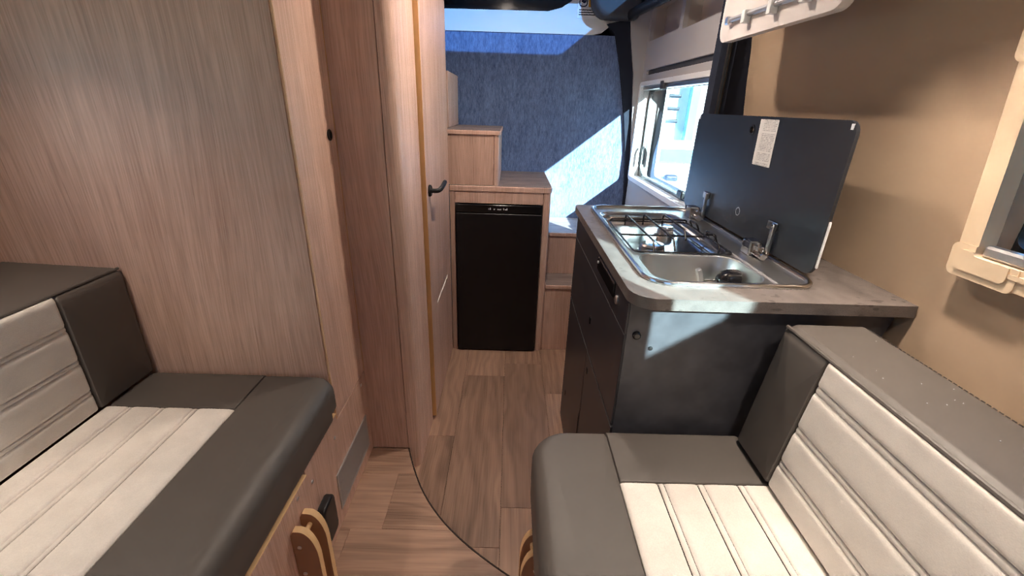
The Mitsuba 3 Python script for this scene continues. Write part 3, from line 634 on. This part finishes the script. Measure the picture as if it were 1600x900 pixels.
add('kitchen_cabinet__end_panel__knob', lathe([(0, 0), (0.009, 0), (0.009, 0.006), (0.006, 0.009), (0, 0.009)], (0.286, KY0, 0.845), '-y'), GLOSSBLACK)
add('kitchen_cabinet__end_panel__screw_cap', lathe([(0, 0), (0.005, 0), (0.005, 0.002), (0, 0.003)], (0.322, KY0, 0.812), '-y'), BLACK)
# worktop with a hole for the sink unit
WX0, WY0, WY1 = 0.258, 0.800, 1.700
wt = Polygon([(WX0 + 0.055, WY0)] + [(0.841, WY0), (0.841, 1.625), (0.685, 1.625), (0.685, WY1), (WX0 + 0.02, WY1)] + [(WX0 + 0.02 - 0.02 * math.sin(t), WY1 - 0.02 + 0.02 * math.cos(t)) for t in np.linspace(0, math.pi / 2, 6)] + [(WX0 + 0.055 - 0.055 * math.cos(t), WY0 + 0.055 - 0.055 * math.sin(t)) for t in np.linspace(0, math.pi / 2, 12)])
UX0, UX1, UY0, UY1 = 0.312, 0.690, 0.878, 1.668
wt_low, wt_top = wt, wt.buffer(-0.0015)
holeP = rrect(UX0 + 0.008, UX1 - 0.008, UY0 + 0.008, UY1 - 0.008, 0.04)
add('worktop', prism(wt.difference(holeP), 'z', WZ - 0.0255, WZ), STONE, smooth=40)
lab('worktop', 'grey brown stone look worktop along the beige right wall', 'worktop')

# sink and hob unit
name = 'hob_sink_unit'
def rr_loop(x0, x1, y0, y1, r, z, k=8):
    o = []
    for cx, cy, t0 in ((x0 + r, y0 + r, 180), (x1 - r, y0 + r, 270), (x1 - r, y1 - r, 0), (x0 + r, y1 - r, 90)):
        for t in np.linspace(t0, t0 + 90, k + 1):
            o.append((cx + r * math.cos(math.radians(t)), cy + r * math.sin(math.radians(t)), z))
    return np.array(o)
add(name + '__rim', tube(rr_loop(UX0, UX1, UY0, UY1, 0.055, WZ + 0.0035), 0.0062, 10, closed=True), STEEL_BRIGHT)
SKP, HBP = rrect(0.336, 0.598, 0.902, 1.096, 0.05), rrect(0.330, 0.604, 1.116, 1.590, 0.04)
deck = rrect(UX0 + 0.002, UX1 - 0.002, UY0 + 0.002, UY1 - 0.002, 0.053).difference(SKP).difference(HBP)
add(name + '__deck', prism(deck, 'z', WZ - 0.0005, WZ + 0.0008), STEEL)
lab(name, 'stainless steel hob and sink unit with a black lid set in the worktop', 'hob')
def basin(x0, x1, y0, y1, r, z0, depth, lip=0.004, draft=0.02):
    L = [rr_loop(x0 - lip, x1 + lip, y0 - lip, y1 + lip, r + lip, z0 + 0.0012)]
    for t in np.linspace(0, 90, 5):
        d = lip * (math.sin(math.radians(t)) - 1) + 0.0; L.append(rr_loop(x0 + d, x1 - d, y0 + d, y1 - d, r - d, z0 + 0.0012 - lip * (1 - math.cos(math.radians(t)))))
    L.append(rr_loop(x0 + draft * .6, x1 - draft * .6, y0 + draft * .6, y1 - draft * .6, r, z0 - depth + 0.02))
    for t in np.linspace(0, 90, 6)[1:]:
        q = draft * .6 + 0.02 * (1 - math.cos(math.radians(t))); L.append(rr_loop(x0 + q, x1 - q, y0 + q, y1 - q, max(r - q * .5, .01), z0 - depth + 0.02 * (1 - math.sin(math.radians(t)))))
    n = len(L[0]); v = np.vstack(L); f = []
    for k in range(len(L) - 1):
        for i in range(n):
            a, b = k * n + i, k * n + (i + 1) % n
            f += [(a, b + n, b), (a, a + n, b + n)]
    v = np.vstack([v, L[-1].mean(0)]); c = len(v) - 1
    for i in range(n): f.append((c, (len(L) - 1) * n + i, (len(L) - 1) * n + (i + 1) % n))
    return trimesh.Trimesh(v, f, process=False)
add(name + '__basin', basin(0.338, 0.596, 0.904, 1.094, 0.05, WZ, 0.105), STEEL, smooth=40)
lab(name + '__basin', 'brushed steel sink basin')
add(name + '__hob_tray', basin(0.332, 0.602, 1.118, 1.588, 0.04, WZ, 0.028, draft=0.012), STEEL_BRIGHT, smooth=40)
add(name + '__ledge_groove', tube([(0.606, 0.90, WZ + 0.001), (0.606, 1.56, WZ + 0.001)], 0.0032, 6), GRILLE)
for (x, y, r) in ((0.412, 1.190, 0.036), (0.518, 1.395, 0.026)):
    k = num(name + '__burner')
    zb = WZ - 0.028
    add(k, lathe([(0, 0), (r * 1.35, 0), (r * 1.3, 0.004), (r * 1.0, 0.006), (r * 0.97, 0.020), (r * 0.8, 0.022), (0, 0.022)], (x, y, zb), n=36), CHROME)
    add(k + '__cap', lathe([(0, 0.0225), (r * 0.9, 0.0225), (r * 0.93, 0.026), (r * 0.84, 0.030), (0, 0.031)], (x, y, zb), n=36), CHROME)
# pan support of black wire
zt, zl = WZ + 0.026, WZ + 0.002
def wire(key, pts, r=0.0028, b=0.012): add(num(name + '__pan_support__' + key), tube(bend(pts, b), r, 8), WIRE)
add(name + '__pan_support', tube(rr_loop(0.336, 0.602, 1.100, 1.440, 0.02, zl + 0.002), 0.0026, 8, closed=True), WIRE)
lab(name + '__pan_support', 'black wire pan support')
for x, ya, yb in ((0.394, 1.105, 1.441), (0.457, 1.125, 1.449), (0.526, 1.230, 1.458)):
    wire('bar', [(x, yb, WZ - 0.010), (x, yb, zt), (x, ya + 0.03, zt), (x - 0.004, ya, zl)])
wire('cross_bar', [(0.338, 1.435, zl), (0.345, 1.435, zl + 0.010), (0.600, 1.440, zl + 0.010), (0.602, 1.440, zl)])
wire('cross_bar', [(0.340, 1.290, zl), (0.345, 1.290, zl - 0.004), (0.598, 1.290, zl - 0.004), (0.602, 1.290, zl)])
wire('cross_bar', [(0.560, 1.100, zl), (0.562, 1.105, zt), (0.562, 1.210, zt), (0.600, 1.215, zt), (0.602, 1.215, zl)])
for y in (1.20, 1.33):
    wire('side_loop', [(0.602, y, zl), (0.590, y, zt), (0.590, y + 0.06, zt), (0.602, y + 0.06, zl)])

# the lid, upright at the back of the unit
LX = 0.684
lidp = rrect(0.912, 1.702, 0.964, 1.293, 0.028)
hol = affinity.scale(shapely.Point(1.309, 1.256).buffer(0.011), 1.15, 1.0)
add(name + '__lid', prism(lidp.difference(hol), 'x', LX, LX + 0.008), LIDMAT)
lab(name + '__lid', 'upright black lid')
add(name + '__lid__grommet', lathe([(0.0095, -0.0015), (0.0145, -0.0015), (0.0145, 0.0), (0.0145, 0.002), (0.0095, 0.002), (0.0095, -0.0015)], (LX, 1.309, 1.256), '-x'), BLACK)
add(name + '__lid__instruction_sticker', prism(Polygon([(1.180, 1.168), (1.268, 1.168), (1.274, 1.286), (1.186, 1.286)]), 'x', LX - 0.0008, LX - 0.0001), PAPER)
lab(name + '__lid__instruction_sticker', 'pale instruction sticker with fine print')
add(name + '__lid__white_strip', prism(sbox(0.9065, 0.985, 0.9115, 1.09), 'x', LX + 0.003, LX + 0.006), WHITE)
for y, z in ((1.688, 1.281), (0.925, 1.281)):
    add(num(name + '__lid__corner_pad'), box(LX - 0.0016, LX - 0.0002, y - 0.004, y + 0.004, z - 0.006, z + 0.006, 0.0005), GLYPH)
add(name + '__lid__scuff', lathe([(0.010, 0), (0.0125, 0), (0.0125, 0.0006), (0.010, 0.0006), (0.010, 0)], (LX, 1.285, 1.028), '-x'), GRILLE)
for y in (1.500, 1.086):
    k = num(name + '__hinge')
    add(k, box(LX - 0.046, LX - 0.012, y + 0.012, y + 0.054, WZ + 0.0015, WZ + 0.042, 0.003), CHROME)
    lab(k, 'chrome lid hinge')
    add(k + '__arm', box(LX - 0.014, LX - 0.005, y - 0.014, y - 0.002, WZ + 0.004, WZ + 0.096, 0.002), CHROME)
    add(k + '__clip', box(LX - 0.0055, LX - 0.0005, y - 0.012, y + 0.030, WZ + 0.076, WZ + 0.097, 0.0015), CHROME)
    add(k + '__pivot', tube([(LX - 0.026, y - 0.026, WZ + 0.011), (LX - 0.026, y + 0.012, WZ + 0.011)], 0.0085, 12), CHROME)
    add(k + '__plate', box(LX - 0.030, LX - 0.012, y + 0.0, y + 0.0115, WZ + 0.002, WZ + 0.030, 0.002), CHROME)

# folded tap lying in the basin
tz = WZ - 0.105
tk = 'folding_tap'
add(tk + '__base', lathe([(0, 0), (0.018, 0), (0.018, 0.030), (0.014, 0.040), (0, 0.040)], (0.572, 1.040, tz)), CHROME)
add(tk + '__body', slab(0.540, 0.618, 1.012, 1.064, tz + 0.041, tz + 0.086, 0.030, (0.034, 0.030, 0.02, 0.02), (0.02,) * 4), GLOSSBLACK)
lab(tk + '__body', 'glossy black body')
add(tk + '__spout', tube(bend([(0.552, 1.040, tz + 0.052), (0.520, 1.040, tz + 0.052), (0.505, 1.040, tz + 0.050)], 0.01), 0.007, 10), CHROME)
add(tk + '__lever', put(slab(-0.007, 0.007, -0.008, 0.008, 0, 0.044, 0.004, (0.003,) * 4, (0.003,) * 4), frame((0.503, 1.040, tz + 0.046), (0.94, 0, 0.34), (0, 1, 0), (-0.34, 0, 0.94))), ALU)
add(tk + '__arm', tube([(0.604, 1.040, tz + 0.050), (0.640, 1.040, tz + 0.046)][:1] + [(0.585, 1.046, tz + 0.056), (0.575, 1.05, tz + 0.06)], 0.006, 8), BLACK)
lab(tk, 'black and chrome tap folded down inside the sink basin', 'tap')

# ------------------------------------------------------------------ white board with a rail above the worktop
bk = 'hanging_board'
bp = rrect(0.930, 1.455, 1.484, 1.86, 0.035)
add(bk + '__board', prism(bp, 'x', 0.600, 0.622), BOARDW)
add(bk + '__bracket', box(0.6225, 0.735, 1.10, 1.30, 1.78, 1.81), GREYTRIM)
add(bk + '__rail', tube([(0.592, 1.385, 1.533), (0.592, 1.000, 1.528)], 0.0065, 10), GRILLE)
lab(bk + '__rail', 'metal rail with clips')
add(bk + '__rail__end_cap', box(0.584, 0.5995, 1.378, 1.400, 1.523, 1.543, 0.003), ALU)
for y in (1.287, 1.165, 1.04):
    add(num(bk + '__clip'), cat(slab(0.580, 0.599, y - 0.009, y + 0.009, 1.512, 1.542, 0.004, (0.003,) * 4, (0.003,) * 4)), WHITE)
lab(bk, 'cream board with rounded corners and a metal rail hanging above the worktop', 'board')

# overhead locker above the right bench, whose shade lies on the upper wall
lk = Polygon([(0.470, 1.617), (xw(1.617) - 0.002, 1.617), (xw(ZC) - 0.002, ZC - 0.002), (0.430, ZC - 0.002)])
add('overhead_locker__body', prism(lk, 'y', -0.90, 0.915), WOOD_PALE)
for y0 in (-0.885, -0.29, 0.31):
    add(num('overhead_locker__flap'), put(box(y0, y0 + 0.59, 0.004, 0.305, 0.001, 0.017), frame((0.470, 0, 1.617), (0, 1, 0), (-0.127, 0, 0.992), (-0.992, 0, -0.127))), WOOD)
lab('overhead_locker', 'wooden overhead locker above the right bench and its window', 'locker')

add('overhead_locker_001__body', prism(Polygon([(XL + 0.002, 1.640), (-0.795, 1.640), (-0.760, ZC - 0.002), (XL + 0.002, ZC - 0.002)]), 'y', -0.90, 1.011), WOOD_PALE)
for y0 in (-0.885, -0.25, 0.385):
    add(num('overhead_locker_001__flap'), put(box(y0, y0 + 0.62, 0.004, 0.285, 0.001, 0.017), frame((-0.795, 0, 1.640), (0, -1, 0), (0.12, 0, 0.993), (0.993, 0, -0.12)) @ frame((-2 * y0 - 0.62, 0, 0), (1, 0, 0), (0, 1, 0), (0, 0, 1))), WOOD)
lab('overhead_locker_001', 'wooden overhead locker above the left bench beside the tall cupboard', 'locker')

# ------------------------------------------------------------------ outside
add('ground_outside', prism(sbox(-60, -60, 60, 60), 'z', -0.60, -0.55), GROUND)
lab('ground_outside', 'pale ground outside the van', kind='structure')
def outside(name, prof, x0, x1, mat, label, category):
    add(name + '__body', prism(rpoly(prof, 0.02), 'x', x0, x1), mat, smooth=40)
    lab(name, label, category)
# dark van parked alongside
outside('parked_van', [(-2.6, -0.20), (1.02, -0.20), (1.03, 1.05), (0.040, 1.07), (0.025, 1.90), (-0.05, 1.96), (-0.184, 1.885), (-0.274, 1.76), (-0.355, 1.572), (-0.62, 1.600), (-2.6, 1.59)], 1.32, 3.0, CAR_BLACK, 'black vehicle parked close outside the framed side window', 'van')
for y in (0.4, -2.0):
    add(num('parked_van__wheel'), lathe([(0, 0), (0.33, 0), (0.35, 0.04), (0.35, 0.2), (0, 0.2)], (1.33, y, -0.20), 'x', 24), BLACK)

# white motorhome seen through the sliding door window, with a bike rack
outside('motorhome', [(6.2, -0.15), (11.5, -0.15), (11.5, 2.4), (6.3, 2.5)], 1.45, 4.6, VAN_WHITE, 'white motorhome outside beyond the sliding door window', 'motorhome')
for x in (1.8, 4.2):
    add(num('motorhome__wheel'), lathe([(0, 0), (0.33, 0), (0.35, 0.04), (0.35, 0.2), (0, 0.2)], (x, 7.0, -0.20), 'x', 24), BLACK)
for z in (1.17, 1.32, 1.47):
    add(num('motorhome__rack_bar'), tube([(1.76, 6.02, z), (2.14, 6.02, z)], 0.022, 8), BLUEGREY)
add('motorhome__rack_post', tube([(1.98, 6.07, 0.98), (1.98, 6.07, 1.56)], 0.028, 8), BLUEGREY)
add('motorhome__pipe', box(2.30, 2.42, 6.10, 6.19, 0.2, 2.2, 0.01), PALEBLUE)
lab('motorhome__pipe', 'pale blue upright strip')
lab('motorhome__rack_bar', 'blue grey bike rack bar')

# white car in front of the motorhome
outside('parked_car', [(4.2, -0.20), (5.9, -0.20), (5.9, 0.95), (5.2, 0.92), (4.75, 0.66), (4.25, 0.50)], 1.25, 2.75, VAN_WHITE, 'white car parked low outside the sliding door window', 'car')
add('parked_car__windscreen', prism(Polygon([(4.92, 0.766), (5.12, 0.881), (5.115, 0.896), (4.91, 0.781)]), 'x', 1.40, 2.60), PALEBLUE)
add('parked_car__mirror', slab(1.62, 1.76, 4.62, 4.70, 0.58, 0.68, 0.03, (0.03,) * 4, (0.03,) * 4), BLACK)

# crumbs on top of the right backrest
cr = [trimesh.creation.icosphere(1, 0.0006 + 0.0004 * rng.random()).apply_translation([rng.uniform(0.61, 0.72), rng.uniform(0.30, 0.76), 0.9067]) for _ in range(14)]
add('crumbs', cat(cr), GLYPH)
lab('crumbs', 'tiny pale crumbs scattered on top of the right backrest', 'crumbs', kind='stuff')

# ------------------------------------------------------------------ lamps
def lamp(x, y, power, label, z=ZC, shade=0.0):
    k = num('ceiling_light')
    add(k + '__ring', lathe([(0.030, 0), (0.044, 0), (0.044, 0.006), (0.036, 0.010), (0.030, 0.006), (0.030, 0)], (x, y, z - 0.0002), '-z', 28), CHROME)
    if shade:
        add(k + '__shade', lathe([(0.031, 0.004), (0.034, 0.004), (0.034, shade), (0.031, shade), (0.031, 0.004)], (x, y, z - 0.0002), '-z', 28), BLACK)
    r = 0.025 if shade else 0.029
    d = trimesh.creation.cylinder(r, 0.003, sections=28); d.apply_translation([x, y, z - 0.004])
    scene[k + '__lens'] = {**mikit.ply(d, WHITE), 'emitter': {'type': 'area', 'radiance': {'type': 'rgb', 'value': [c * power * LAMP for c in (1.0, 0.85, 0.71)]}}}
    lab(k, label, 'ceiling light', 'warm ceiling spots')
lamp(0.10, 1.45, 112, 'round warm ceiling spot above the aisle beside the kitchen')
lamp(0.60, 0.74, 150, 'shaded warm spot under the right overhead locker at its kitchen end', 1.615, 0.046)
lamp(0.48, 0.26, 125, 'shaded warm spot under the right overhead locker beside the window', 1.615, 0.046)
lamp(-0.92, 0.66, 60, 'shaded warm spot under the left overhead locker beside the tall cupboard', 1.638, 0.046)
lamp(-0.92, 0.22, 75, 'shaded warm spot under the left overhead locker at its cab end', 1.638, 0.046)
lamp(-0.06, 1.95, 16, 'round warm ceiling spot above the aisle in front of the fridge')
